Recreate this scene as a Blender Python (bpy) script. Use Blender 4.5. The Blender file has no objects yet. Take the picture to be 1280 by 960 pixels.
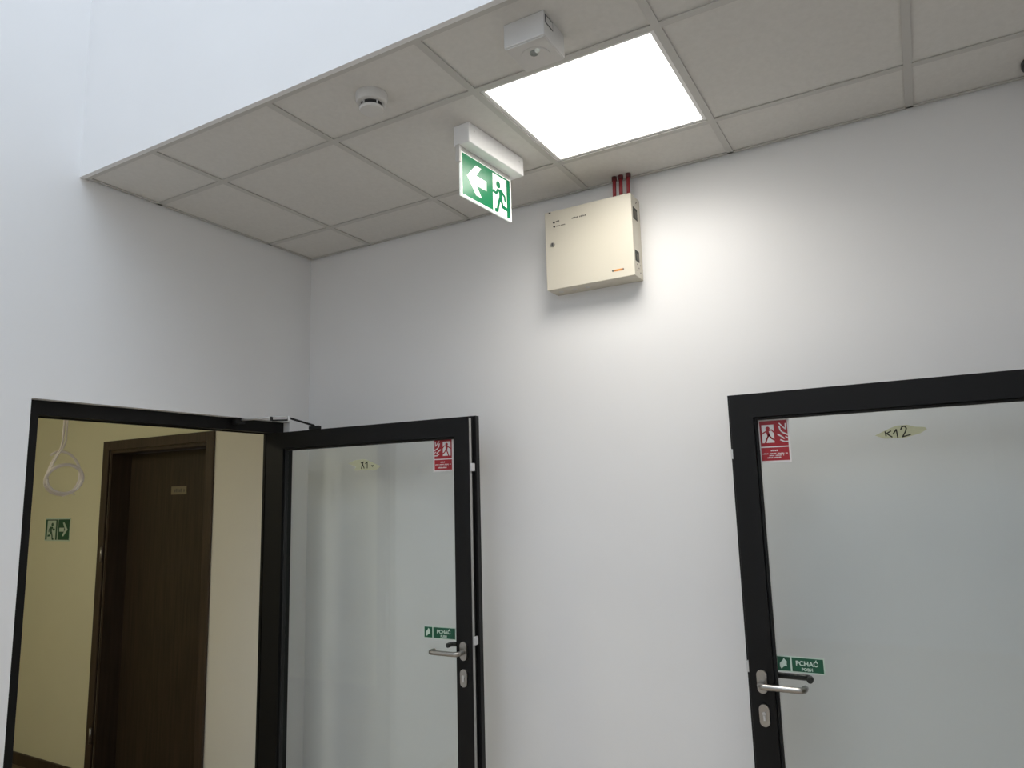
import bpy, bmesh, math
from mathutils import Vector, Matrix

# ------------------------------------------------------------------ camera, world, light, exposure
scene = bpy.context.scene
COL = scene.collection
CEIL = 2.95                                   # suspended ceiling height above the floor

cam_data = bpy.data.cameras.new('camera')
cam_data.sensor_fit = 'HORIZONTAL'
cam_data.sensor_width = 36.0
cam_data.lens = 886.18 / 1280.0 * 36.0
cam_data.clip_start = 0.02
cam = bpy.data.objects.new('camera', cam_data)
cam.location = (2.7352, -2.6552, CEIL - 1.2662)
cam.rotation_euler = (1.72463, 0.02706, 0.52265)
COL.objects.link(cam)
scene.camera = cam

world = bpy.data.worlds.new('sky')
scene.world = world
world.use_nodes = True
bg = world.node_tree.nodes['Background']
bg.inputs['Color'].default_value = (0.84, 0.90, 1.0, 1)
bg.inputs['Strength'].default_value = 5.2

PANEL_STRENGTH = 4.8
PANEL_POWER = 6.2
scene.view_settings.view_transform = 'Standard'
scene.view_settings.look = 'None'
scene.view_settings.gamma = 1.0
scene.view_settings.use_curve_mapping = False
scene.view_settings.exposure = 0.0
scene.cycles.use_denoising = True
scene.cycles.max_bounces = 14
scene.cycles.diffuse_bounces = 8
scene.cycles.transparent_max_bounces = 16
scene.cycles.sample_clamp_indirect = 6.0
scene.cycles.caustics_reflective = False

# ------------------------------------------------------------------ materials
def mat(name, color, rough=0.6, metal=0.0, noise=0.0, nscale=40.0, bump=0.0, bscale=300.0, spec=0.5, emit=None, estr=0.0, stretch=None):
    m = bpy.data.materials.new(name)
    m.use_nodes = True
    nt = m.node_tree
    b = nt.nodes['Principled BSDF']
    b.inputs['Base Color'].default_value = (*color, 1)
    b.inputs['Roughness'].default_value = rough
    b.inputs['Metallic'].default_value = metal
    b.inputs['Specular IOR Level'].default_value = spec
    if emit:
        b.inputs['Emission Color'].default_value = (*emit, 1)
        b.inputs['Emission Strength'].default_value = estr
    if noise or bump:
        tc = nt.nodes.new('ShaderNodeTexCoord')
        src = tc.outputs['Object']
        if stretch:
            mp = nt.nodes.new('ShaderNodeMapping')
            mp.inputs['Scale'].default_value = stretch
            nt.links.new(src, mp.inputs['Vector'])
            src = mp.outputs['Vector']
    if noise:
        n = nt.nodes.new('ShaderNodeTexNoise')
        n.inputs['Scale'].default_value = nscale
        n.inputs['Detail'].default_value = 5
        nt.links.new(src, n.inputs['Vector'])
        r = nt.nodes.new('ShaderNodeValToRGB')
        r.color_ramp.elements[0].position = 0.3
        r.color_ramp.elements[1].position = 0.7
        r.color_ramp.elements[0].color = (*[c * (1 - noise) for c in color], 1)
        r.color_ramp.elements[1].color = (*[min(1, c * (1 + noise)) for c in color], 1)
        nt.links.new(n.outputs['Fac'], r.inputs['Fac'])
        nt.links.new(r.outputs['Color'], b.inputs['Base Color'])
    if bump:
        n2 = nt.nodes.new('ShaderNodeTexNoise')
        n2.inputs['Scale'].default_value = bscale
        n2.inputs['Detail'].default_value = 3
        nt.links.new(src, n2.inputs['Vector'])
        bp = nt.nodes.new('ShaderNodeBump')
        bp.inputs['Strength'].default_value = bump
        bp.inputs['Distance'].default_value = 0.002
        nt.links.new(n2.outputs['Fac'], bp.inputs['Height'])
        nt.links.new(bp.outputs['Normal'], b.inputs['Normal'])
    return m

def glass_mat(name, tint, gloss=0.5):
    m = bpy.data.materials.new(name)
    m.use_nodes = True
    nt = m.node_tree
    for n in list(nt.nodes):
        nt.nodes.remove(n)
    out = nt.nodes.new('ShaderNodeOutputMaterial')
    tr = nt.nodes.new('ShaderNodeBsdfTransparent')
    tr.inputs['Color'].default_value = (*tint, 1)
    gl = nt.nodes.new('ShaderNodeBsdfGlossy')
    gl.inputs['Color'].default_value = (0.95, 1.0, 0.99, 1)
    gl.inputs['Roughness'].default_value = 0.03
    fr = nt.nodes.new('ShaderNodeFresnel')
    # thin pane: the same reflectance from either side
    ge = nt.nodes.new('ShaderNodeNewGeometry')
    mr = nt.nodes.new('ShaderNodeMapRange')
    mr.inputs['To Min'].default_value = 1.5
    mr.inputs['To Max'].default_value = 1 / 1.5
    nt.links.new(ge.outputs['Backfacing'], mr.inputs['Value'])
    nt.links.new(mr.outputs['Result'], fr.inputs['IOR'])
    mu = nt.nodes.new('ShaderNodeMath')
    mu.operation = 'MULTIPLY'
    mu.inputs[1].default_value = gloss
    mx = nt.nodes.new('ShaderNodeMixShader')
    nt.links.new(fr.outputs['Fac'], mu.inputs[0])
    nt.links.new(mu.outputs[0], mx.inputs['Fac'])
    nt.links.new(tr.outputs[0], mx.inputs[1])
    nt.links.new(gl.outputs[0], mx.inputs[2])
    nt.links.new(mx.outputs[0], out.inputs['Surface'])
    return m

M = {
    'wall': mat('white_wall_paint', (0.80, 0.80, 0.80), 0.85, noise=0.012, nscale=2.0, bump=0.05, bscale=220),
    'cream_wall': mat('cream_wall_paint', (0.76, 0.735, 0.55), 0.85, noise=0.02, nscale=2.0, bump=0.05, bscale=220),
    'daylit_wall': mat('daylit_wall_paint', (0.80, 0.775, 0.70), 0.85, noise=0.012, nscale=2.0, bump=0.05, bscale=220),  # room wall near the glass door, passage daylight put into its colour
    'tile': mat('mineral_ceiling_tile', (0.64, 0.628, 0.60), 0.95, noise=0.03, nscale=60, bump=0.15, bscale=500),
    'bar': mat('ceiling_grid_paint', (0.51, 0.50, 0.475), 0.5),
    'floor': mat('beige_stone_floor', (0.60, 0.50, 0.385), 0.45, noise=0.08, nscale=6),
    'floor_room': mat('brown_vinyl_floor', (0.16, 0.11, 0.07), 0.5, noise=0.15, nscale=5),
    'slab': mat('plenum_grey', (0.18, 0.18, 0.18), 0.9),
    'black': mat('black_powder_coat', (0.006, 0.006, 0.006), 0.5, spec=0.22, bump=0.05, bscale=900),
    'rubber': mat('black_rubber', (0.006, 0.006, 0.006), 0.7),
    'alu': mat('pale_aluminium', (0.62, 0.62, 0.62), 0.45, metal=0.35),
    'gasket': mat('grey_edge_gasket', (0.36, 0.36, 0.35), 0.6),
    'steel': mat('brushed_steel', (0.40, 0.385, 0.36), 0.32, metal=1.0, noise=0.05, nscale=200),
    'glass': glass_mat('tinted_door_glass', (0.957, 0.970, 0.964), 0.9),
    'skyglass': glass_mat('skylight_glass', (0.95, 0.97, 0.98), 0.5),
    'white': mat('white_plastic', (0.80, 0.80, 0.80), 0.4),
    'greyed_white': mat('greyish_white_plastic', (0.62, 0.61, 0.59), 0.45),  # white plastic in a darker, greyer tone
    'white_metal': mat('white_enamel', (0.84, 0.84, 0.84), 0.35),
    'offwhite': mat('offwhite_plastic', (0.60, 0.59, 0.57), 0.45),
    'dark': mat('dark_plastic', (0.02, 0.02, 0.02), 0.5),
    'slot': mat('dark_slot', (0.03, 0.035, 0.025), 0.7),
    'lens': mat('lamp_lens', (0.25, 0.27, 0.25), 0.15),
    'led': mat('led_dome', (0.85, 0.90, 0.85), 0.1),
    'diffuser': mat('lamp_diffuser', (0.9, 0.9, 0.9), 0.5, emit=(1.0, 0.955, 0.89), estr=PANEL_STRENGTH),
    'cream_metal': mat('cream_enamel', (0.60, 0.565, 0.475), 0.38),
    'grey_ink': mat('grey_ink', (0.12, 0.11, 0.09), 0.7),
    'orange': mat('orange_label', (0.75, 0.27, 0.03), 0.6),
    'red_cable': mat('red_cable_sheath', (0.24, 0.016, 0.022), 0.45),
    'dark_red': mat('dark_red_clip', (0.10, 0.012, 0.015), 0.5),
    'sign_green': mat('lit_green_print', (0.005, 0.15, 0.060), 0.25, emit=(0.006, 0.20, 0.08), estr=0.30),
    'sign_white': mat('lit_white_print', (0.85, 0.88, 0.84), 0.25, emit=(0.92, 1.0, 0.94), estr=0.40),
    'green': mat('green_print', (0.003, 0.085, 0.040), 0.35),
    'green_white': mat('pale_green_print', (0.56, 0.68, 0.59), 0.5),
    'red': mat('red_print', (0.34, 0.008, 0.016), 0.35),
    'red_white': mat('white_print', (0.72, 0.69, 0.68), 0.5),
    'paper': mat('yellow_paper', (0.50, 0.50, 0.33), 0.8, noise=0.05, nscale=90),
    'ink': mat('black_marker_ink', (0.012, 0.012, 0.004), 0.7),
    'wood': mat('dark_walnut_veneer', (0.040, 0.026, 0.016), 0.5, noise=0.35, nscale=6.0, stretch=(9, 9, 0.5)),
    'wood_frame': mat('walnut_frame_veneer', (0.052, 0.034, 0.022), 0.5, noise=0.3, nscale=6.0, stretch=(9, 9, 0.5)),
    'plate': mat('pale_number_plate', (0.22, 0.185, 0.12), 0.5),
    'cord': mat('white_cable_sheath', (0.86, 0.81, 0.79), 0.5),
}

# ------------------------------------------------------------------ helpers
class MB:
    """collects geometry in world coordinates; build() links it as ONE mesh object"""
    def __init__(self):
        self.bm = bmesh.new()
    def box(self, x0, x1, y0, y1, z0, z1, bev=0.0, seg=2):
        t = bmesh.new()
        bmesh.ops.create_cube(t, size=1.0)
        for v in t.verts:
            v.co = Vector((x0 + (v.co.x + .5) * (x1 - x0), y0 + (v.co.y + .5) * (y1 - y0), z0 + (v.co.z + .5) * (z1 - z0)))
        if bev:
            bmesh.ops.bevel(t, geom=list(t.edges), offset=bev, segments=seg, affect='EDGES', profile=0.5)
        self._merge(t)
        return self
    def _merge(self, t):
        me = bpy.data.meshes.new('tmp')
        t.to_mesh(me)
        t.free()
        self.bm.from_mesh(me)
        bpy.data.meshes.remove(me)
    def prism(self, pts, axis, a, b):
        """polygon pts (2D) extruded along axis ('x','y','z') from a to b"""
        def P(p, q):
            return {'x': (q, p[0], p[1]), 'y': (p[0], q, p[1]), 'z': (p[0], p[1], q)}[axis]
        t = bmesh.new()
        va = [t.verts.new(P(p, a)) for p in pts]
        vb = [t.verts.new(P(p, b)) for p in pts]
        n = len(pts)
        t.faces.new(va)
        t.faces.new(vb[::-1])
        for i in range(n):
            t.faces.new((va[i], vb[i], vb[(i + 1) % n], va[(i + 1) % n]))
        bmesh.ops.triangulate(t, faces=[f for f in t.faces if len(f.verts) > 4])
        bmesh.ops.recalc_face_normals(t, faces=list(t.faces))
        self._merge(t)
        return self
    def tube(self, path, r, seg=10, closed=False):
        path = [Vector(p) for p in path]
        n = len(path)
        t = bmesh.new()
        rings = []
        prev = None
        for i, p in enumerate(path):
            if closed:
                d = path[(i + 1) % n] - path[i - 1]
            else:
                d = path[min(i + 1, n - 1)] - path[max(i - 1, 0)]
            d.normalize()
            if prev is None:
                up = Vector((0, 0, 1)) if abs(d.z) < .9 else Vector((1, 0, 0))
                u = d.cross(up).normalized()
            else:
                u = (prev - d * prev.dot(d)).normalized()
            w = d.cross(u)
            prev = u
            rr = r[i] if isinstance(r, (list, tuple)) else r
            rings.append([t.verts.new(p + (u * math.cos(2 * math.pi * k / seg) + w * math.sin(2 * math.pi * k / seg)) * rr) for k in range(seg)])
        m = n if closed else n - 1
        for i in range(m):
            A, B = rings[i], rings[(i + 1) % n]
            for k in range(seg):
                t.faces.new((A[k], A[(k + 1) % seg], B[(k + 1) % seg], B[k]))
        if not closed:
            t.faces.new(rings[0][::-1])
            t.faces.new(rings[-1])
        bmesh.ops.recalc_face_normals(t, faces=list(t.faces))
        for f in t.faces:
            f.smooth = len(f.verts) == 4
        self._merge(t)
        return self
    def lathe(self, c, prof, seg=36):
        """profile [(r,z)] revolved about the vertical through c"""
        t = bmesh.new()
        rings = []
        for r, z in prof:
            if r < 1e-6:
                rings.append([t.verts.new((c[0], c[1], c[2] + z))])
            else:
                rings.append([t.verts.new((c[0] + r * math.cos(2 * math.pi * k / seg), c[1] + r * math.sin(2 * math.pi * k / seg), c[2] + z)) for k in range(seg)])
        for A, B in zip(rings[:-1], rings[1:]):
            for k in range(seg):
                k2 = (k + 1) % seg
                if len(A) == 1 and len(B) == 1:
                    continue
                if len(A) == 1:
                    t.faces.new((A[0], B[k2], B[k]))
                elif len(B) == 1:
                    t.faces.new((A[k], A[k2], B[0]))
                else:
                    t.faces.new((A[k], A[k2], B[k2], B[k]))
        bmesh.ops.recalc_face_normals(t, faces=list(t.faces))
        self._merge(t)
        return self
    def xform(self, mtx):
        bmesh.ops.transform(self.bm, matrix=mtx, verts=list(self.bm.verts))
        return self
    def build(self, name, material, parent=None, smooth=None):
        vs = self.bm.verts
        lo = Vector((min(v.co.x for v in vs), min(v.co.y for v in vs), min(v.co.z for v in vs)))
        hi = Vector((max(v.co.x for v in vs), max(v.co.y for v in vs), max(v.co.z for v in vs)))
        c = (lo + hi) / 2
        bmesh.ops.translate(self.bm, vec=-c, verts=list(vs))
        me = bpy.data.meshes.new(name)
        self.bm.to_mesh(me)
        self.bm.free()
        me.materials.append(M[material])
        if smooth is not None:
            for p in me.polygons:
                p.use_smooth = True
            try:
                me.set_sharp_from_angle(angle=math.radians(smooth))
            except Exception:
                pass
        return link(name, me, c, parent)

WLOC = {}
def link(name, data, c, parent=None):
    o = bpy.data.objects.new(name, data)
    COL.objects.link(o)
    c = Vector(c)
    if parent:
        o.parent = parent
        o.location = c - WLOC[parent.name]
    else:
        o.location = c
    WLOC[o.name] = c
    return o

def tag(o, label, cat, group=None):
    o['label'] = label
    o['category'] = cat
    if group:
        o['group'] = group
    return o

def struct(o, label=None):
    o['kind'] = 'structure'
    if label:
        o['label'] = label
    return o

def empty(name, loc, parent=None):
    o = link(name, None, loc, parent)
    o.empty_display_size = 0.05
    return o

class Face:
    """flat print on a plane: origin, u (right as seen), v (up), n (towards the viewer)"""
    def __init__(self, o, u, v):
        self.o, self.u, self.v = Vector(o), Vector(u).normalized(), Vector(v).normalized()
        self.n = self.u.cross(self.v)
    def pt(self, p, h=0.0):
        return self.o + self.u * p[0] + self.v * p[1] + self.n * h
    def poly(self, mb, pts, h0=0.0, h1=0.0006):
        t = bmesh.new()
        a = [t.verts.new(self.pt(p, h0)) for p in pts]
        b = [t.verts.new(self.pt(p, h1)) for p in pts]
        n = len(pts)
        fa = t.faces.new(a)
        fb = t.faces.new(b)
        for i in range(n):
            t.faces.new((a[i], a[(i + 1) % n], b[(i + 1) % n], b[i]))
        bmesh.ops.recalc_face_normals(t, faces=list(t.faces))
        bmesh.ops.triangulate(t, faces=[f for f in t.faces if len(f.verts) > 4])
        mb._merge(t)
    def rect(self, mb, x0, x1, y0, y1, h0=0.0, h1=0.0006):
        self.poly(mb, [(x0, y0), (x1, y0), (x1, y1), (x0, y1)], h0, h1)
    def disc(self, mb, c, r, h0=0.0, h1=0.0006, n=18):
        self.poly(mb, [(c[0] + r * math.cos(2 * math.pi * k / n), c[1] + r * math.sin(2 * math.pi * k / n)) for k in range(n)], h0, h1)
    def stroke(self, mb, pts, w, h0=0.0, h1=0.0006):
        for (x0, y0), (x1, y1) in zip(pts[:-1], pts[1:]):
            d = Vector((x1 - x0, y1 - y0))
            L = d.length or 1
            d /= L
            q = Vector((-d.y, d.x)) * w / 2
            e = d * w * 0.3
            self.poly(mb, [(x0 - e.x + q.x, y0 - e.y + q.y), (x0 - e.x - q.x, y0 - e.y - q.y), (x1 + e.x - q.x, y1 + e.y - q.y), (x1 + e.x + q.x, y1 + e.y + q.y)], h0, h1)
    def dashes(self, mb, x0, x1, y, hgt, n, h0=0.0, h1=0.0006):
        """a line of print too small to read"""
        w = (x1 - x0) / n
        for k in range(n):
            if k % 7 == 5:
                continue
            a = x0 + k * w
            self.rect(mb, a, a + w * 0.72, y, y + hgt * (1.0 if k % 3 else 0.8), h0, h1)
    def text(self, mb, s, x, y, size, h0=0.0006, bold=0.0, align='LEFT', width=None):
        cu = bpy.data.curves.new('txt', 'FONT')
        cu.body = s
        cu.size = size
        cu.align_x = align
        cu.offset = bold
        cu.extrude = 0.0002
        cu.resolution_u = 3
        ob = bpy.data.objects.new('txt', cu)
        COL.objects.link(ob)
        dg = bpy.context.evaluated_depsgraph_get()
        me = bpy.data.meshes.new_from_object(ob.evaluated_get(dg))
        bpy.data.objects.remove(ob)
        bpy.data.curves.remove(cu)
        sx = 1.0
        if width and len(me.vertices):
            xs = [v.co.x for v in me.vertices]
            sx = width / (max(xs) - min(xs))
        for v in me.vertices:
            v.co = self.pt((x + v.co.x * sx, y + v.co.y), h0 + v.co.z)
        mb.bm.from_mesh(me)
        bpy.data.meshes.remove(me)

def running_man(F, mb, ox, oy, s, flip=1, h0=0.0006, h1=0.0011):
    """running figure in a unit square, height ~1; flip=-1 runs to the other side"""
    def q(pts):
        return [(ox + flip * x * s, oy + y * s) for x, y in pts]
    c = q([(-0.06, 0.86)])[0]
    F.disc(mb, c, 0.112 * s, h0, h1)
    F.poly(mb, q([(-0.13, 0.72), (0.10, 0.74), (0.17, 0.66), (0.12, 0.40), (-0.03, 0.40), (-0.02, 0.60)])[::flip], h0, h1)
    F.stroke(mb, q([(-0.08, 0.69), (-0.17, 0.55), (-0.32, 0.58)]), 0.092 * s, h0, h1)
    F.stroke(mb, q([(0.12, 0.69), (0.27, 0.58), (0.30, 0.44)]), 0.092 * s, h0, h1)
    F.stroke(mb, q([(0.01, 0.42), (-0.08, 0.20), (-0.12, 0.02), (-0.22, 0.01)]), 0.112 * s, h0, h1)
    F.stroke(mb, q([(0.08, 0.42), (0.17, 0.22), (0.38, 0.20)]), 0.112 * s, h0, h1)

# ------------------------------------------------------------------ the setting
XR = 3.37            # right wall of the passage
YF = -1.2197         # front edge of the dropped ceiling
YE = -6.5            # far end of the atrium behind the viewer
HT = 6.2             # atrium height
WT = 0.12            # wall thickness
D0, D1, DH = -1.330, -0.129, 2.07    # doorway in the side walls: front, back, head

def side_wall(name, x0, x1, label):
    m = MB()
    m.box(x0, x1, D1, 0.17, 0, HT)
    m.box(x0, x1, YE, D0, 0, HT)
    m.box(x0, x1, D0, D1, DH, HT)
    return struct(m.build(name, 'wall'), label)
side_wall('wall_left', -WT, 0, 'white wall with the open glass door beside the corner')
side_wall('wall_right', XR, XR + WT, 'white side wall at the right end of the passage')
m = MB(); m.box(0, XR, 0, 0.17, 0, HT)
struct(m.build('wall_back', 'wall'), 'white wall behind the cream metal cabinet')
m = MB(); m.box(0, XR, YF, YF + 0.018, CEIL - 0.001, CEIL + 0.06).box(0, XR, YF, YF + 0.10, CEIL + 0.06, HT)
struct(m.build('wall_upper', 'wall'), 'bright white bulkhead above the edge of the tiled ceiling')
m = MB(); m.box(-WT, XR + WT, YE - 0.12, YE, 0, HT)
struct(m.build('wall_front', 'wall'))
m = MB(); m.box(-WT, XR + WT, YE - 0.12, 0.17, -0.10, 0)
struct(m.build('floor', 'floor'))

# atrium roof with a glazed rooflight
SX0, SX1, SY0, SY1 = 0.9, XR - 0.15, -6.3, -1.45
m = MB()
m.box(-WT, XR + WT, SY1, 0.17, HT, HT + 0.2)
m.box(-WT, XR + WT, YE - 0.12, SY0, HT, HT + 0.2)
m.box(-WT, SX0, SY0, SY1, HT, HT + 0.2)
m.box(SX1, XR + WT, SY0, SY1, HT, HT + 0.2)
struct(m.build('ceiling_atrium', 'wall'))
win = struct(empty('window_1', ((SX0 + SX1) / 2, (SY0 + SY1) / 2, HT + 0.15)), 'glazed rooflight over the atrium')
NB = 4
st = (SY1 - SY0) / NB
for k in range(NB + 1):
    yc = min(max(SY0 + k * st, SY0 + 0.03), SY1 - 0.03)
    MB().box(SX0, SX1, yc - 0.03, yc + 0.03, HT + 0.10, HT + 0.18).build('glazing_bar', 'alu', win)
for k in range(NB):
    MB().box(SX0, SX1, SY0 + k * st + 0.03, SY0 + (k + 1) * st - 0.03, HT + 0.135, HT + 0.145).build('pane', 'skyglass', win)
pl = bpy.data.lights.new('skylight_portal', 'AREA')
pl.shape = 'RECTANGLE'; pl.size = SX1 - SX0; pl.size_y = SY1 - SY0
pl.cycles.is_portal = True
po = bpy.data.objects.new('skylight_portal', pl)
po.location = ((SX0 + SX1) / 2, (SY0 + SY1) / 2, HT + 0.19)
COL.objects.link(po)

# suspended ceiling: slab above, grid bars and lay-in tiles as its pieces
A0, B0 = 0.4187, 0.2915          # cut-tile widths at the left wall and at the back wall
T = 0.6
ceil_o = struct(MB().box(0, XR, YF + 0.10, 0, CEIL + 0.22, CEIL + 0.30).build('ceiling', 'slab'), 'grey tiled suspended ceiling with the square light panel')
GAP = 0.011
xs = [GAP] + [A0 + T * k for k in range(5)] + [XR - GAP]
ys = [-GAP, -B0, -B0 - T, YF + 0.020]
BW = 0.012
# bars running from the back wall to the front edge
for k, x in enumerate(xs[1:-1]):
    MB().box(x - BW, x + BW, ys[-1], ys[0], CEIL, CEIL + 0.004).box(x - 0.002, x + 0.002, ys[-1], ys[0], CEIL + 0.004, CEIL + 0.035).build('grid_bar', 'bar', ceil_o)
# bars running along the back wall, cut between the long ones
for y in ys[1:-1]:
    for xa, xb in zip(xs[:-1], xs[1:]):
        a = xa + (BW if xa > 0.1 else 0)
        b = xb - (BW if xb < XR - 0.1 else 0)
        MB().box(a, b, y - BW, y + BW, CEIL, CEIL + 0.004).box(a, b, y - 0.002, y + 0.002, CEIL + 0.004, CEIL + 0.035).build('grid_bar', 'bar', ceil_o)
# wall angles and the front edge trim
MB().box(GAP, XR - GAP, -0.022, -GAP, CEIL, CEIL + 0.004).build('edge_trim', 'bar', ceil_o)
MB().box(GAP, 0.022, ys[-1], -0.022, CEIL, CEIL + 0.004).build('edge_trim', 'bar', ceil_o)
MB().box(XR - 0.022, XR - GAP, ys[-1], -0.022, CEIL, CEIL + 0.004).build('edge_trim', 'bar', ceil_o)
MB().box(0.0, XR, YF + 0.0185, YF + 0.034, CEIL - 0.001, CEIL + 0.003).build('edge_trim', 'bar', ceil_o)
# tiles
LT = (A0 + 2 * T, -B0 - T)       # the cell with the light panel
cache = {}
for i, (xa, xb) in enumerate(zip(xs[:-1], xs[1:])):
    for j, (yb, ya) in enumerate(zip(ys[:-1], ys[1:])):
        if abs(xa - LT[0]) < 0.01 and abs(ya - LT[1]) < 0.01:
            continue
        a, b, c, d = xa + 0.0035, xb - 0.0035, ya + 0.0035, yb - 0.0035
        key = (round(b - a, 3), round(d - c, 3))
        if key in cache:
            link('ceiling_tile', cache[key], ((a + b) / 2, (c + d) / 2, CEIL + 0.0125), ceil_o)
        else:
            o = MB().box(a, b, c, d, CEIL + 0.005, CEIL + 0.020).build('ceiling_tile', 'tile', ceil_o)
            cache[key] = o.data

# room behind the left doorway
RX0, RY0, RY1, RH = -4.6, -3.2, 0.05, 2.75
BX0, BX1, BZ = -1.82, -0.855, CEIL - 0.918      # wooden door opening
m = MB()
m.box(RX0, BX0, RY1, RY1 + 0.20, 0, RH)
m.box(BX0, BX1, RY1, RY1 + 0.20, BZ, RH)
struct(m.build('wall_room_back', 'cream_wall'), 'cream wall around the dark wooden door')
struct(MB().box(BX1, -WT, RY1, RY1 + 0.20, 0, RH).build('wall_room_right', 'daylit_wall'), 'pale wall strip between the wooden door and the open glass door')  # same wall carried on, its paler colour holds the daylight
struct(MB().box(RX0 - 0.1, RX0, RY0, RY1, 0, RH).build('wall_room_left', 'cream_wall'))
struct(MB().box(RX0 - 0.1, -WT, RY0 - 0.1, RY0, 0, RH).build('wall_room_front', 'cream_wall'))
struct(MB().box(RX0 - 0.1, -WT, RY0 - 0.1, RY1 + 0.2, RH, RH + 0.1).build('ceiling_room', 'wall'))
struct(MB().box(RX0 - 0.1, -WT, RY0 - 0.1, RY1 + 0.2, -0.1, 0).build('floor_room', 'floor_room'))
struct(MB().box(RX0, -1.885, RY1 - 0.014, RY1, 0, 0.075, bev=0.003).build('baseboard_room', 'wood_frame'))
struct(MB().box(-0.79, -WT, RY1 - 0.014, RY1, 0, 0.075, bev=0.003).build('baseboard_room', 'wood_frame'))
# room behind the right doorway (a plain lobby)
struct(MB().box(XR + WT, XR + 1.6, RY1, RY1 + 0.12, 0, RH).box(XR + 1.6, XR + 1.7, -2.2, RY1 + 0.12, 0, RH).box(XR + WT, XR + 1.6, -2.2, -2.1, 0, RH).build('wall_lobby', 'cream_wall'))
struct(MB().box(XR + WT, XR + 1.7, -2.2, RY1 + 0.12, RH, RH + 0.1).build('ceiling_lobby', 'wall'))
struct(MB().box(XR + WT, XR + 1.7, -2.2, RY1 + 0.12, -0.1, 0).build('floor_lobby', 'floor_room'))

# ------------------------------------------------------------------ doors
def lever(parent, x, y, z, dirx, diry, metal='steel'):
    """U-shaped steel lever on an oval rose; dirx = way the lever points, diry = way it sticks out"""
    n = 20
    def oval(zc, hh, w):
        pts = []
        for k in range(n):
            a = 2 * math.pi * k / n
            pts.append((x + w * math.cos(a), zc + (hh - w) * (1 if math.sin(a) >= 0 else -1) + w * math.sin(a)))
        return pts
    y1 = y + diry * 0.008
    MB().prism(oval(z, 0.035, 0.0155), 'y', y, y1).build('rose', metal, parent)
    R = 0.0095
    path = [(x, y + diry * 0.004, z - 0.004)]
    for k in range(7):
        a = math.pi / 2 * k / 6
        path.append((x + dirx * 0.016 * (1 - math.cos(a)), y + diry * (0.036 + 0.016 * math.sin(a)), z - 0.004))
    for k in range(7):
        a = math.pi / 2 * k / 6
        path.append((x + dirx * (0.112 + 0.016 * math.sin(a)), y + diry * (0.036 + 0.016 * math.cos(a)), z - 0.004))
    path.append((x + dirx * 0.128, y + diry * 0.018, z - 0.004))
    MB().tube(path, R, 12).build('lever', metal, parent)
    zc = z - 0.100
    pl_ = MB().prism(oval(zc, 0.033, 0.0155), 'y', y, y1).build('lock_plate', metal, parent)
    return pl_, (x, y1, zc)

def leaf(parent, xf, sgn, zt=1.988, sh=0.073):
    """aluminium door leaf standing parallel to the back wall; xf = free edge, sgn = +1 when the free edge is on the right"""
    W = 1.13
    yf, ym, yb = -0.25, -0.214, -0.188
    zb = 0.012
    xh = xf - sgn * W
    s, tr, br = 0.073, 0.077, 0.12
    def X(a, b): return (min(a, b), max(a, b))
    root = MB()
    # the room-side body of the profiles and the wider flange behind
    def ring(y0, y1, g, inner):
        x0, x1 = X(xh, xf)
        x0 -= g; x1 += g
        t = zt + g * 0.45
        a0, a1 = X(xh + sgn * sh, xf - sgn * s)
        a0 += inner; a1 -= inner
        zi, zj = zt - tr - inner, zb + br + inner
        root.box(x0, a0, y0, y1, zb, t)
        root.box(a1, x1, y0, y1, zb, t)
        root.box(a0, a1, y0, y1, zi, t)
        root.box(a0, a1, y0, y1, zb, zj)
    ring(yf, ym, 0.0, 0.0)
    ring(ym, yb, 0.013, 0.0)
    lf = root.build('leaf', 'black', parent)
    # glazing beads
    a0, a1 = X(xh + sgn * sh, xf - sgn * s)
    zi, zj = zt - tr, zb + br
    for (bx0, bx1, bz0, bz1) in ((a0, a0 + .009, zj, zi), (a1 - .009, a1, zj, zi), (a0 + .009, a1 - .009, zi - .009, zi), (a0 + .009, a1 - .009, zj, zj + .009)):
        MB().box(bx0, bx1, yf + 0.012, yf + 0.029, bz0, bz1, bev=0.002, seg=1).build('glazing_bead', 'rubber', lf)
    MB().box(a0 + .002, a1 - .002, yf + 0.030, yf + 0.036, zj + .002, zi - .002).build('glass_pane', 'glass', lf)
    # pale gasket along the free edge with two latch keepers
    g0, g1 = X(xf, xf + sgn * 0.0008)
    MB().box(g0, g1, yf + 0.003, yf + 0.019, zb + 0.01, zt - 0.006).build('edge_gasket', 'gasket', lf)
    for z in (CEIL - 1.155, CEIL - 1.828):
        q0, q1 = X(xf, xf + sgn * 0.009)
        MB().box(q0, q1, yf + 0.006, yf + 0.032, z - 0.016, z + 0.016, bev=0.002).build('latch', 'alu', lf)
    # handles on both faces
    hx = xf - sgn * 0.038
    hz = CEIL - 1.866
    pl_, (lx, ly, lz) = lever(lf, hx, yf, hz, -sgn, -1)
    cyl = MB()
    F = Face((lx, ly, lz), (1, 0, 0), (0, 0, 1))
    F.disc(cyl, (0, 0.006), 0.0055, 0, 0.004)
    F.rect(cyl, -0.003, 0.003, -0.014, 0.004, 0, 0.004)
    cyl.build('lock_cylinder', 'alu', lf)
    lever(lf, hx, yb, hz, -sgn, 1, 'dark')  # outer lever: its shade behind the glass is put into a dark colour
    return lf

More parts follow.
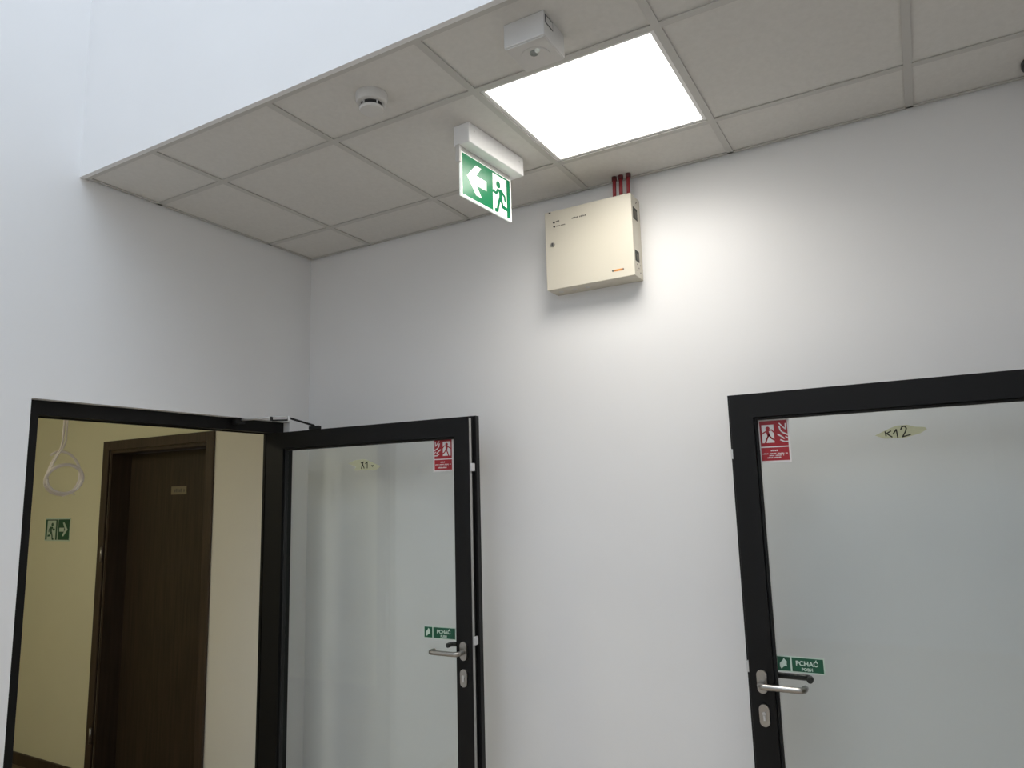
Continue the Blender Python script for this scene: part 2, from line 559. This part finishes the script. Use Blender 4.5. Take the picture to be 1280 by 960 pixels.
def door_frame(parent, xo, sgn):
    """black frame set into the doorway of a side wall; xo = wall face, sgn = +1 into the wall along -x"""
    x0, x1 = sorted((xo - sgn * 0.042, xo - sgn * 0.10))
    m = MB()
    w, wf, hd = 0.062, 0.048, 0.054
    m.box(x0, x1, D0, D0 + wf, 0, DH)
    m.box(x0, x1, D1 - w, D1, 0, DH)
    m.box(x0, x1, D0 + wf, D1 - w, DH - hd, DH)
    fr = m.build('frame', 'black', parent)
    s0, s1 = sorted((xo - sgn * 0.085, xo - sgn * 0.10))
    MB().box(s0, s1, D0 + wf, D0 + wf + 0.006, 0, DH - hd).build('door_stop', 'black', fr)
    MB().box(s0, s1, D1 - w - 0.012, D1 - w, 0, DH - hd).build('door_stop', 'black', fr)
    MB().box(s0, s1, D0 + wf + 0.006, D1 - w - 0.012, DH - hd - 0.005, DH - hd).build('door_stop', 'black', fr)
    return fr

def hinges(parent, x, sgn):
    for z in (0.25, 1.05, 1.80):
        MB().tube([(x, -0.198 if sgn > 0 else -0.180, z - 0.05), (x, -0.198 if sgn > 0 else -0.180, z + 0.05)], 0.0095, 12).build('hinge', 'black', parent)

d1 = struct(empty('door_1', (0.0, -0.19, 0)), 'open black-framed glass door with the torn yellow note, left')
door_frame(d1, 0.0, 1)
lf1 = leaf(d1, 1.154, 1, 2.000, 0.108)
hinges(d1, 0.006, 1)
PIV, ANG = Vector((1.154, -0.25, 0)), math.radians(2.2)
def swing(o):
    """turn a thing with the left leaf"""
    base = WLOC[o.parent.name] if o.parent else Vector((0, 0, 0))
    o.location = Matrix.Rotation(ANG, 3, 'Z') @ (WLOC[o.name] - PIV) + PIV - base
    o.rotation_euler.z = ANG
swing(lf1)
# door closer arm over the head of the left door
arm = MB()
zc = CEIL - 0.893
arm.tube([(-0.005, -0.415, zc + 0.004), (0.185, -0.408, zc)], 0.0055, 8)
closer = arm.build('closer_arm', 'alu', d1)
MB().box(-0.03, -0.004, -0.45, -0.395, zc - 0.016, zc + 0.012, bev=0.003).build('closer_bracket', 'rubber', closer)
MB().tube([(0.182, -0.412, zc + 0.004), (0.240, -0.350, zc + 0.003)], 0.0045, 8).build('closer_link', 'alu', closer)
MB().tube([(0.184, -0.403, zc - 0.012), (0.236, -0.348, zc - 0.010)], 0.004, 8).build('closer_link', 'rubber', closer)
MB().tube([(0.238, -0.352, zc - 0.001), (0.292, -0.247, CEIL - 0.926)], 0.005, 8).build('closer_link', 'rubber', closer)
MB().lathe((0.185, -0.408, zc - 0.014), [(0, 0), (0.007, 0), (0.007, 0.018), (0, 0.018)], 14).build('closer_pivot', 'rubber', closer)
MB().lathe((0.238, -0.352, zc - 0.014), [(0, 0), (0.0065, 0), (0.0065, 0.020), (0, 0.020)], 14).build('closer_pivot', 'alu', closer)
MB().box(0.265, 0.325, -0.258, -0.236, 2.0062, 2.022, bev=0.002).build('closer_shoe', 'rubber', closer)

d2 = struct(empty('door_2', (XR, -0.19, 0)), 'open black-framed glass door with the K12 note, right')
door_frame(d2, XR, -1)
leaf(d2, 2.197, -1)
hinges(d2, XR - 0.006, -1)

# dark wooden door in the cream wall
d3 = struct(empty('door_3', ((BX0 + BX1) / 2, RY1, 0)), 'dark brown wooden door seen through the left doorway')
yc0 = RY1 - 0.016
m = MB()
m.box(BX0 - 0.062, BX0, yc0, RY1, 0, BZ + 0.06, bev=0.003)
m.box(BX1, BX1 + 0.062, yc0, RY1, 0, BZ + 0.06, bev=0.003)
m.box(BX0, BX1, yc0, RY1, BZ, BZ + 0.06, bev=0.003)
m.box(BX0 + 0.0, BX0 + 0.02, RY1, RY1 + 0.18, 0, BZ)
m.box(BX1 - 0.02, BX1, RY1, RY1 + 0.18, 0, BZ)
m.box(BX0 + 0.02, BX1 - 0.02, RY1, RY1 + 0.18, BZ - 0.02, BZ)
m.build('frame', 'wood_frame', d3)
lf3 = MB().box(BX0 + 0.022, BX1 - 0.022, RY1 + 0.13, RY1 + 0.17, 0.008, BZ - 0.022, bev=0.002).build('leaf', 'wood', d3)
MB().tube([(BX0 - 0.004, yc0 - 0.006, 1.33), (BX0 - 0.004, yc0 - 0.006, 1.42)], 0.008, 10).build('hinge', 'steel', d3)
MB().tube([(BX0 - 0.004, yc0 - 0.006, 0.25), (BX0 - 0.004, yc0 - 0.006, 0.34)], 0.008, 10).build('hinge', 'steel', d3)
np_ = empty('number_plate', (-1.285, RY1 + 0.1285, 1.735))
tag(np_, 'small pale number plate on the dark wooden door', 'plate')
F = Face((-1.362, RY1 + 0.1296, 1.737), (1, 0, 0), (0, 0, 1))
b = MB(); F.rect(b, 0, 0.150, 0, 0.050, 0.0, 0.003); b.build('plate', 'plate', np_)
b = MB(); F.dashes(b, 0.03, 0.135, 0.014, 0.022, 7, 0.003, 0.0034); b.build('print', 'grey_ink', np_)

# ------------------------------------------------------------------ ceiling fittings
# square light panel
LX, LY = A0 + 2.5 * T, -B0 - 0.5 * T
lp_ = tag(empty('light_panel', (LX, LY, CEIL)), 'bright square light panel set in the tiled ceiling', 'light')
h, e = 0.297, 0.2745
m = MB()
z0, z1 = CEIL + 0.0005, CEIL + 0.012
Z4 = CEIL + 0.0045
m.box(LX - h + .01, LX - e, LY - h + .01, LY + h - .01, Z4, z1)
m.box(LX + e, LX + h - .01, LY - h + .01, LY + h - .01, Z4, z1)
m.box(LX - e, LX + e, LY - h + .01, LY - e, Z4, z1)
m.box(LX - e, LX + e, LY + e, LY + h - .01, Z4, z1)
m.build('frame', 'white_metal', lp_)
MB().box(LX - e, LX + e, LY - e, LY + e, Z4 + 0.002, z1).build('diffuser', 'diffuser', lp_)
MB().box(LX - h + .01, LX + h - .01, LY - h + .01, LY + h - .01, z1, CEIL + 0.05).build('housing', 'white_metal', lp_)
pl2 = bpy.data.lights.new('panel_light', 'AREA')      # the prismatic panel throws its light mostly downwards
pl2.shape = 'SQUARE'; pl2.size = 2 * e - 0.01
pl2.energy = PANEL_POWER; pl2.color = (1.0, 0.955, 0.89); pl2.spread = math.radians(148)
po2 = bpy.data.objects.new('panel_light', pl2)
po2.parent = lp_; po2.location = (0, 0, 0.003)
COL.objects.link(po2)

# emergency light box
el = tag(empty('emergency_light', (1.921, -1.050, CEIL)), 'white box-shaped emergency light on the ceiling beside the light panel', 'light')
ZT = CEIL + 0.005
ex0, ex1, ey0, ey1, ez = 1.859, 1.983, -1.114, -0.987, CEIL - 0.066
hs = MB().box(ex0, ex1, ey0, ey1, ez, ZT, bev=0.003).build('housing', 'greyed_white', el)
MB().box(ex0 + .003, ex1 - .003, ey0 + .003, ey1 - .003, ez - 0.004, ez, bev=0.0015).build('lens_plate', 'offwhite', el)
MB().lathe((1.921, -1.045, ez - 0.004), [(0.042, 0.001), (0.042, -0.0016), (0.038, -0.0022), (0, -0.0022)], 40).build('reflector_disc', 'offwhite', el)
MB().lathe((1.926, -1.064, ez - 0.006), [(0.0125, 0.001), (0.0115, -0.004), (0.008, -0.0045), (0.006, -0.002), (0, -0.002)], 20).build('lens_socket', 'lens', el)
MB().lathe((1.939, -1.071, ez - 0.006), [(0.0075, 0), (0.0065, -0.005), (0.004, -0.0075), (0, -0.0085)], 16).build('led', 'led', el)
F = Face((ex1, -1.106, CEIL - 0.028), (0, 1, 0), (0, 0, 1))
b = MB(); F.rect(b, 0, 0.046, 0, 0.026, 0, 0.0008); b.build('side_port', 'dark', el)
b = MB(); F.rect(b, 0.005, 0.043, 0.003, 0.022, 0.0008, 0.0014); b.build('side_cover', 'offwhite', el)

# smoke detector
sd = tag(empty('smoke_detector', (1.330, -1.045, CEIL)), 'round white smoke detector on the ceiling tile', 'detector')
c = (1.330, -1.045, ZT)
MB().lathe(c, [(0, 0), (0.050, 0), (0.051, -0.010), (0.050, -0.024), (0.047, -0.030), (0.043, -0.032), (0, -0.032)], 48).build('base', 'greyed_white', sd, smooth=35)
MB().lathe(c, [(0.030, -0.030), (0.033, -0.032), (0.033, -0.048), (0.030, -0.048)], 40).build('sensor_slot', 'dark', sd, smooth=35)
MB().lathe(c, [(0, -0.046), (0.038, -0.046), (0.0395, -0.049), (0.037, -0.055), (0.028, -0.058), (0, -0.059)], 48).build('cap', 'greyed_white', sd, smooth=35)
for k in range(5):
    a = 2 * math.pi * k / 5 + 0.9
    MB().box(-0.0025, 0.0025, -0.0015, 0.0015, -0.008, 0.008).xform(Matrix.Translation((c[0] + 0.0355 * math.cos(a), c[1] + 0.0355 * math.sin(a), c[2] - 0.039)) @ Matrix.Rotation(a, 4, 'Z')).build('rib', 'greyed_white', sd)

# exit sign under its mount, turned a little from the wall line
es = tag(empty('exit_sign', (1.48, -0.58, CEIL)), 'hanging green exit sign with white arrow and running figure', 'sign')
pL, pR = Vector((1.502, -0.744, 0)), Vector((1.524, -0.43, 0))
u = (pR - pL).normalized()
nrm = Vector((u.y, -u.x, 0))              # towards the viewer (+x)
Lm = 0.345
def obox(a0, a1, d0, d1, z0, z1, bev=0.0):
    """box along the sign: a along u from pL, d away from the viewer-side face of the mount"""
    R = Matrix(((u.x, nrm.x, 0, pL.x), (u.y, nrm.y, 0, pL.y), (0, 0, 1, 0), (0, 0, 0, 1)))
    return MB().box(a0, a1, -d1, -d0, z0, z1, bev).xform(R)
def fixn(mb):
    bmesh.ops.recalc_face_normals(mb.bm, faces=list(mb.bm.faces))
    return mb
fixn(obox(0, Lm, 0, 0.068, CEIL - 0.068, ZT, 0.003)).build('mount', 'white_metal', es)
fixn(obox(0.0, 0.31, 0.044, 0.056, CEIL - 0.083, CEIL - 0.068)).build('bracket_rail', 'offwhite', es)
fixn(obox(-0.003, 0.008, 0.040, 0.058, CEIL - 0.13, CEIL - 0.066, 0.001)).build('end_clip', 'offwhite', es)
SL, SH = 0.312, 0.170
s0 = 0.010
pan = fixn(obox(s0, s0 + SL, 0.046, 0.053, CEIL - 0.078 - SH, CEIL - 0.078, 0.0008)).build('panel', 'sign_white', es)
oF = pL + u * s0 - nrm * 0.046 + Vector((0, 0, CEIL - 0.078 - SH))
F = Face(oF, u, (0, 0, 1))
b = MB(); F.rect(b, 0.009, SL - 0.009, 0.009, SH - 0.009, 0.0, 0.0005); b.build('green_field', 'sign_green', pan)
b = MB(); F.rect(b, 0.190, 0.279, 0.009, SH - 0.016, 0.0005, 0.001); b.build('door_symbol', 'sign_white', pan)
b = MB(); F.poly(b, [(0.034, 0.085), (0.086, 0.141), (0.120, 0.141), (0.088, 0.103), (0.150, 0.103), (0.150, 0.067), (0.088, 0.067), (0.120, 0.029), (0.086, 0.029)], 0.0005, 0.001); b.build('arrow', 'sign_white', pan)
b = MB(); running_man(F, b, 0.232, 0.014, 0.122, 1, 0.001, 0.0015); b.build('running_figure', 'sign_green', pan)
for a in (0.030, 0.315):
    b = MB(); Fm = Face(pL + Vector((0, 0, CEIL - 0.02)), u, (0, 0, 1)); Fm.disc(b, (a, 0), 0.003, 0, 0.001); b.build('screw', 'alu', es)

# dome camera at the right end
dc = tag(empty('dome_camera', (3.185, -0.105, CEIL)), 'black dome at the ceiling corner, right edge of the picture', 'camera')
MB().lathe((3.185, -0.105, ZT), [(0, 0), (0.062, 0), (0.062, -0.014), (0.055, -0.022), (0.048, -0.024), (0, -0.024)], 36).build('base', 'dark', dc, smooth=35)
MB().lathe((3.185, -0.105, ZT - 0.022), [(0.046, 0.0)] + [(0.046 * math.cos(a * math.pi / 16), -0.046 * math.sin(a * math.pi / 16)) for a in range(1, 8)] + [(0, -0.046)], 36).build('dome', 'rubber', dc, smooth=60)

# ------------------------------------------------------------------ control cabinet on the back wall
cx0, cx1, cz0, cz1, cd = 1.458, 1.842, 2.513, 2.852, 0.100
cb = tag(empty('control_cabinet', ((cx0 + cx1) / 2, 0, cz0)), 'cream metal control cabinet high on the white wall', 'cabinet')
MB().box(cx0 + .001, cx1 - .001, -cd + 0.014, 0, cz0 + .001, cz1 - .001, bev=0.0015).build('body', 'cream_metal', cb)
cdoor = MB().box(cx0, cx1, -cd, -cd + 0.0125, cz0, cz1, bev=0.002).build('door', 'cream_metal', cb)
F = Face((0, -cd, 0), (1, 0, 0), (0, 0, 1))
b = MB(); F.disc(b, (1.492, 2.706), 0.0085, 0, 0.004, 24); b.build('lock', 'steel', cdoor)
b = MB(); F.rect(b, 1.4905, 1.4935, 2.701, 2.711, 0.004, 0.0044); b.build('keyhole', 'dark', cdoor)
for q in ((1.501, 2.801), (1.502, 2.783)):
    b = MB(); F.disc(b, q, 0.0045, 0, 0.002, 16); b.build('indicator', 'dark', cdoor)
b = MB(); F.dashes(b, 1.510, 1.527, 2.801, 0.006, 3); b.build('print', 'grey_ink', cdoor)
b = MB(); F.dashes(b, 1.511, 1.556, 2.781, 0.0045, 13); b.build('print', 'grey_ink', cdoor)
b = MB(); F.dashes(b, 1.583, 1.612, 2.799, 0.0065, 5); F.dashes(b, 1.617, 1.648, 2.799, 0.0065, 5); b.build('print', 'grey_ink', cdoor)
b = MB(); F.rect(b, 1.478, 1.487, 2.8445, 2.8495, 0, 0.0008); b.build('print', 'dark', cdoor)
ol = MB(); F.rect(ol, 1.750, 1.797, 2.541, 2.549, 0, 0.0006); ol.build('orange_label', 'orange', cdoor)
b = MB(); F.disc(b, (1.752, 2.545), 0.0045, 0.0006, 0.001); F.disc(b, (1.795, 2.545), 0.0035, 0.0006, 0.001); F.dashes(b, 1.758, 1.790, 2.543, 0.003, 9, 0.0006, 0.0009); b.build('label_print', 'grey_ink', cdoor)
S = Face((cx1 - 0.001, 0, 0), (0, 1, 0), (0, 0, 1))
for (y0, y1, z0_, z1_) in ((-0.082, -0.036, 2.752, 2.800), (-0.082, -0.040, 2.577, 2.621)):
    b = MB(); S.rect(b, y0, y1, z0_, z1_, 0, 0.0012); o = b.build('cable_slot', 'slot', cb)
    b = MB(); S.rect(b, y0 + 0.012, y1 - 0.006, z0_ + 0.004, z1_ - 0.012, 0.0012, 0.002); b.build('slot_cover', 'grey_ink', o)
for (y, z) in ((-0.036, 2.832), (-0.044, 2.826), (-0.063, 2.566), (-0.030, 2.568), (-0.047, 2.553), (-0.062, 2.540), (-0.030, 2.538)):
    b = MB(); S.disc(b, (y, z), 0.0028, 0, 0.0006, 10); b.build('vent_hole', 'slot', cb)
U = Face((0, 0, cz0 + 0.001), (1, 0, 0), (0, -1, 0))
for x in (1.50, 1.56, 1.62):
    b = MB(); Ub = Face((0, 0, cz0 + 0.001), (1, 0, 0), (0, 1, 0)); Ub.disc(b, (x, -0.05), 0.011, -0.0012, 0.0, 20); b.build('knockout', 'offwhite', cb)

# red cables from the cabinet up through the ceiling
for k, x in enumerate((1.757, 1.785, 1.817)):
    lab = ('red cable above the cabinet, leftmost of the three', 'red cable above the cabinet, middle of the three', 'red cable above the cabinet, nearest its right edge')[k]
    c_ = tag(empty('red_cable', (x, -0.055, cz1)), lab, 'cable', 'red cables between cabinet and ceiling')
    MB().tube([(x, -0.055, cz1 - 0.001), (x + 0.001, -0.054, cz1 + 0.05), (x + 0.003, -0.055, CEIL + 0.004)], 0.0075, 12).build('sheath', 'red_cable', c_)
    MB().tube([(x, -0.055, cz1 - 0.001), (x, -0.055, cz1 + 0.009)], 0.0115, 12).build('gland', 'dark_red', c_)
    MB().tube([(x + 0.003, -0.055, CEIL - 0.012), (x + 0.003, -0.055, CEIL + 0.004)], 0.0105, 12).build('sleeve', 'dark_red', c_)

# ------------------------------------------------------------------ signs and notes stuck to the door glass
YG = -0.2202          # room-side face of both panes
def fire_sign(x0, z1, flip, label):
    W_, H_ = 0.098, 0.142
    o = tag(empty('fire_door_sign', (x0 + W_ / 2, YG, z1 - H_)), label, 'sign')
    F = Face((x0, YG, z1 - H_), (1, 0, 0), (0, 0, 1))
    b = MB(); F.rect(b, 0, W_, 0, H_, 0, 0.0008); b.build('board', 'red_white', o)
    b = MB(); F.rect(b, 0.006, W_ - 0.006, 0.0525, H_ - 0.006, 0.0008, 0.0012); F.rect(b, 0.006, W_ - 0.006, 0.006, 0.0485, 0.0008, 0.0012); b.build('red_field', 'red', o)
    def fx(p): return (p[0] if flip > 0 else W_ - p[0], p[1])
    def fl(pts): return [fx(p) for p in pts]
    # white door field with figure
    b = MB()
    q = fl([(0.012, 0.064), (0.050, 0.064), (0.050, 0.123), (0.012, 0.123)])
    F.poly(b, q, 0.0012, 0.0015); b.build('door_symbol', 'red_white', o)
    b = MB()
    c = fx((0.031, 0.111)); F.disc(b, c, 0.0065, 0.0015, 0.0019, 14)
    F.stroke(b, fl([(0.024, 0.101), (0.012, 0.094)]), 0.004, 0.0015, 0.0019)
    F.stroke(b, fl([(0.034, 0.104), (0.043, 0.106), (0.051, 0.096)]), 0.004, 0.0015, 0.0019)
    F.stroke(b, fl([(0.029, 0.103), (0.033, 0.087)]), 0.009, 0.0015, 0.0019)
    F.stroke(b, fl([(0.034, 0.092), (0.026, 0.076), (0.021, 0.062)]), 0.0048, 0.0015, 0.0019)
    F.stroke(b, fl([(0.033, 0.089), (0.042, 0.078), (0.051, 0.072)]), 0.0048, 0.0015, 0.0019)
    b.build('running_figure', 'red', o)
    # flames
    b = MB()
    for pts, w in (([(0.068, 0.126), (0.078, 0.114), (0.086, 0.106), (0.087, 0.124)], 0.0035), ([(0.067, 0.116), (0.070, 0.104), (0.076, 0.096), (0.091, 0.088)], 0.0045),
                   ([(0.062, 0.090), (0.071, 0.084), (0.080, 0.076)], 0.0045), ([(0.069, 0.072), (0.080, 0.066), (0.091, 0.066)], 0.004), ([(0.085, 0.082), (0.091, 0.077)], 0.003)):
        F.stroke(b, fl(pts), w, 0.0012, 0.0016)
    b.build('flame_symbol', 'red_white', o)
    b = MB()
    F.dashes(b, 0.036, 0.062, 0.036, 0.005, 6, 0.0012, 0.0015)
    F.dashes(b, 0.010, 0.088, 0.027, 0.0035, 22, 0.0012, 0.0015)
    F.dashes(b, 0.030, 0.076, 0.021, 0.003, 14, 0.0012, 0.0015)
    F.dashes(b, 0.024, 0.070, 0.0135, 0.0045, 13, 0.0012, 0.0015)
    b.build('small_print', 'red_white', o)
    return o
fire_sign(2.2765, CEIL - 1.046, 1, 'red fire sign on the glass beside the K12 note')
swing(fire_sign(0.9620, CEIL - 1.024, -1, 'red fire sign on the left open door, flames on its left'))

def push_sign(x0, zt, W_, line2, label, tilt=0.0):
    H_ = 0.047
    o = tag(empty('push_sign', (x0 + W_ / 2, YG, zt - H_)), label, 'sign')
    F = Face((x0, YG, zt - H_), (1, 0, -tilt), (tilt, 0, 1))
    b = MB(); F.rect(b, 0, W_, 0, H_, 0, 0.0008); b.build('board', 'green_white', o)
    b = MB(); F.rect(b, 0.003, 0.041, 0.003, H_ - 0.003, 0.0008, 0.0012); F.rect(b, 0.046, W_ - 0.003, 0.003, H_ - 0.003, 0.0008, 0.0012); b.build('green_field', 'green', o)
    b = MB()
    F.poly(b, [(0.010, 0.014), (0.014, 0.008), (0.019, 0.013), (0.027, 0.018), (0.031, 0.016), (0.030, 0.023), (0.031, 0.031), (0.026, 0.036), (0.022, 0.040), (0.020, 0.035), (0.010, 0.024)], 0.0012, 0.0016)
    b.build('hand_symbol', 'green_white', o)
    b = MB()
    c = 0.046 + (W_ - 0.049) / 2
    F.text(b, 'PCHA\u0106', c - 0.002, 0.0215, 0.0195, 0.0014, 0.0006, 'CENTER')
    F.text(b, line2, c - 0.002, 0.0065, 0.0125, 0.0014, 0.0004, 'CENTER')
    b.build('lettering', 'green_white', o)
    return o
push_sign(2.2765, CEIL - 1.790, 0.140, 'POB\u0418', 'green PCHA\u0106 sign on the K12 glass door above its lever')
swing(push_sign(0.9075, CEIL - 1.788, 0.153, 'PUSH', 'green PCHA\u0106 sign on the left open glass door above its lever'))

def note(pts, strokes, fills, w, label):
    xs_ = [p[0] for p in pts]; zs_ = [p[1] for p in pts]
    o = tag(empty('paper_note', (sum(xs_) / len(xs_), YG, min(zs_))), label, 'note')
    F = Face((0, YG, 0), (1, 0, 0), (0, 0, 1))
    b = MB(); F.poly(b, pts, 0, 0.0005); b.build('paper', 'paper', o)
    b = MB()
    for s_ in strokes: F.stroke(b, s_, w, 0.0005, 0.0009)
    for f_ in fills: F.poly(b, f_, 0.0005, 0.0009)
    b.build('handwriting', 'ink', o)
    return o
swing(note([(0.503, 1.839), (0.544, 1.852), (0.591, 1.854), (0.614, 1.848), (0.686, 1.818), (0.673, 1.812), (0.661, 1.804), (0.535, 1.806), (0.547, 1.822)][::-1],
     [[(0.576, 1.838), (0.589, 1.842), (0.585, 1.832), (0.578, 1.813)], [(0.580, 1.838), (0.585, 1.832), (0.594, 1.814)], [(0.601, 1.834), (0.611, 1.841), (0.611, 1.814)]],
     [[(0.633, 1.827), (0.640, 1.817), (0.648, 1.827), (0.640, 1.825)]], 0.0042, 'torn yellow paper note reading K1 on the left glass door'))
note([(2.619, 1.830), (2.658, 1.848), (2.679, 1.856), (2.708, 1.857), (2.727, 1.850), (2.754, 1.847), (2.758, 1.840), (2.739, 1.829), (2.696, 1.818), (2.644, 1.819)][::-1],
     [[(2.648, 1.840), (2.649, 1.827)], [(2.663, 1.841), (2.651, 1.834), (2.665, 1.823)], [(2.669, 1.832), (2.678, 1.845), (2.680, 1.820)],
      [(2.690, 1.844), (2.694, 1.852), (2.701, 1.853), (2.705, 1.847), (2.702, 1.837), (2.693, 1.822), (2.714, 1.827)]], [], 0.0036, 'yellow paper strip with handwritten K12 on the right glass door')

# ------------------------------------------------------------------ things in the room behind the left doorway
XC = -0.7
cc = tag(empty('cable_coil', (XC, -0.82, 1.735)), 'white cable loop hanging in the left doorway', 'cable')
def spline(pts, n=8, closed=False):
    pts = [Vector(p) for p in pts]
    out = []
    N = len(pts)
    for i in range(N if closed else N - 1):
        p0 = pts[(i - 1) % N] if closed or i > 0 else pts[0]
        p1, p2 = pts[i], pts[(i + 1) % N]
        p3 = pts[(i + 2) % N] if closed or i + 2 < N else pts[-1]
        for k in range(n):
            t = k / n
            out.append(0.5 * ((2 * p1) + (-p0 + p2) * t + (2 * p0 - 5 * p1 + 4 * p2 - p3) * t * t + (-p0 + 3 * p1 - 3 * p2 + p3) * t ** 3))
    if not closed:
        out.append(pts[-1])
    return out
def P(y, z, d=0.0): return (XC + d, y, z)
MB().tube(spline([P(-0.843, RH), P(-0.843, 2.087), P(-0.846, 1.97), P(-0.862, 1.925), P(-0.888, 1.875), P(-0.903, 1.82), P(-0.896, 1.77)]), 0.0048, 8).build('drop_cable', 'cord', cc)
MB().tube(spline([P(-0.834, RH, .008), P(-0.834, 2.087, .008), P(-0.838, 1.97, .008), P(-0.872, 1.905, .01), P(-0.898, 1.84, .01)]), 0.004, 8).build('drop_cable', 'cord', cc)
ell = [P(-0.826 + 0.080 * math.cos(a), 1.805 + 0.066 * math.sin(a) - 0.10 * 0.08 * math.cos(a), 0.035 * math.sin(a)) for a in [2 * math.pi * k / 40 for k in range(40)]]
MB().tube(ell, 0.0078, 10, True).build('loop', 'cord', cc)
arc = [P(-0.826 + 0.080 * math.cos(a), 1.838 + 0.098 * math.sin(a), -0.02 - 0.02 * math.sin(a)) for a in [math.radians(d) for d in range(-60, 128, 6)]]
MB().tube(arc, 0.0062, 10).build('loop', 'cord', cc)
low = [P(-0.826 + 0.076 * math.cos(a), 1.803 + 0.060 * math.sin(a), 0.006) for a in [math.radians(d) for d in range(175, 360, 7)]]
MB().tube(low, 0.006, 10).build('loop', 'cord', cc)
MB().tube([P(-0.835, 1.728, 0.01), P(-0.805, 1.742, 0.015), P(-0.785, 1.735, 0.02)], 0.0028, 6).build('cable_tie', 'cord', cc)
MB().tube([P(-0.915, 1.778, 0.005), P(-0.896, 1.764, 0.01)], 0.004, 6).build('cable_tie', 'cord', cc)

gs = tag(empty('wall_exit_sign', (-2.38, RY1, 1.453)), 'green exit sign with arrow right on the cream wall', 'sign')
F = Face((-2.532, RY1, 1.453), (1, 0, 0), (0, 0, 1))
b = MB(); F.rect(b, 0, 0.302, 0, 0.151, 0, 0.003); b.build('board', 'green_white', gs)
b = MB(); F.rect(b, 0.006, 0.150, 0.008, 0.143, 0.003, 0.0034); F.rect(b, 0.160, 0.296, 0.008, 0.143, 0.003, 0.0034); b.build('green_field', 'green', gs)
b = MB(); F.rect(b, 0.028, 0.132, 0.008, 0.136, 0.0034, 0.0038); b.build('door_symbol', 'green_white', gs)
b = MB(); running_man(F, b, 0.083, 0.012, 0.112, -1, 0.0038, 0.0042); b.build('running_figure', 'green', gs)
b = MB()
F.rect(b, 0.176, 0.232, 0.062, 0.088, 0.0034, 0.0038)
F.poly(b, [(0.216, 0.120), (0.232, 0.124), (0.276, 0.076), (0.228, 0.030), (0.212, 0.036), (0.246, 0.076)], 0.0034, 0.0038)
b.build('arrow', 'green_white', gs)

# ceiling lamp of the inner room (out of view above the door head)
rl = tag(empty('room_lamp', (-1.75, -2.2, RH)), 'round ceiling lamp in the room behind the left doorway', 'light')
M['room_diffuser'] = mat('room_lamp_diffuser', (0.9, 0.85, 0.75), 0.5, emit=(1.0, 0.945, 0.74), estr=54.0)
MB().lathe((-1.75, -2.2, RH), [(0, 0), (0.19, 0), (0.19, -0.03), (0.18, -0.03), (0, -0.03)], 32).build('base', 'white', rl)
MB().lathe((-1.75, -2.2, RH - 0.03), [(0.178, 0), (0.17, -0.03), (0.12, -0.055), (0, -0.065)], 32).build('diffuser', 'room_diffuser', rl)
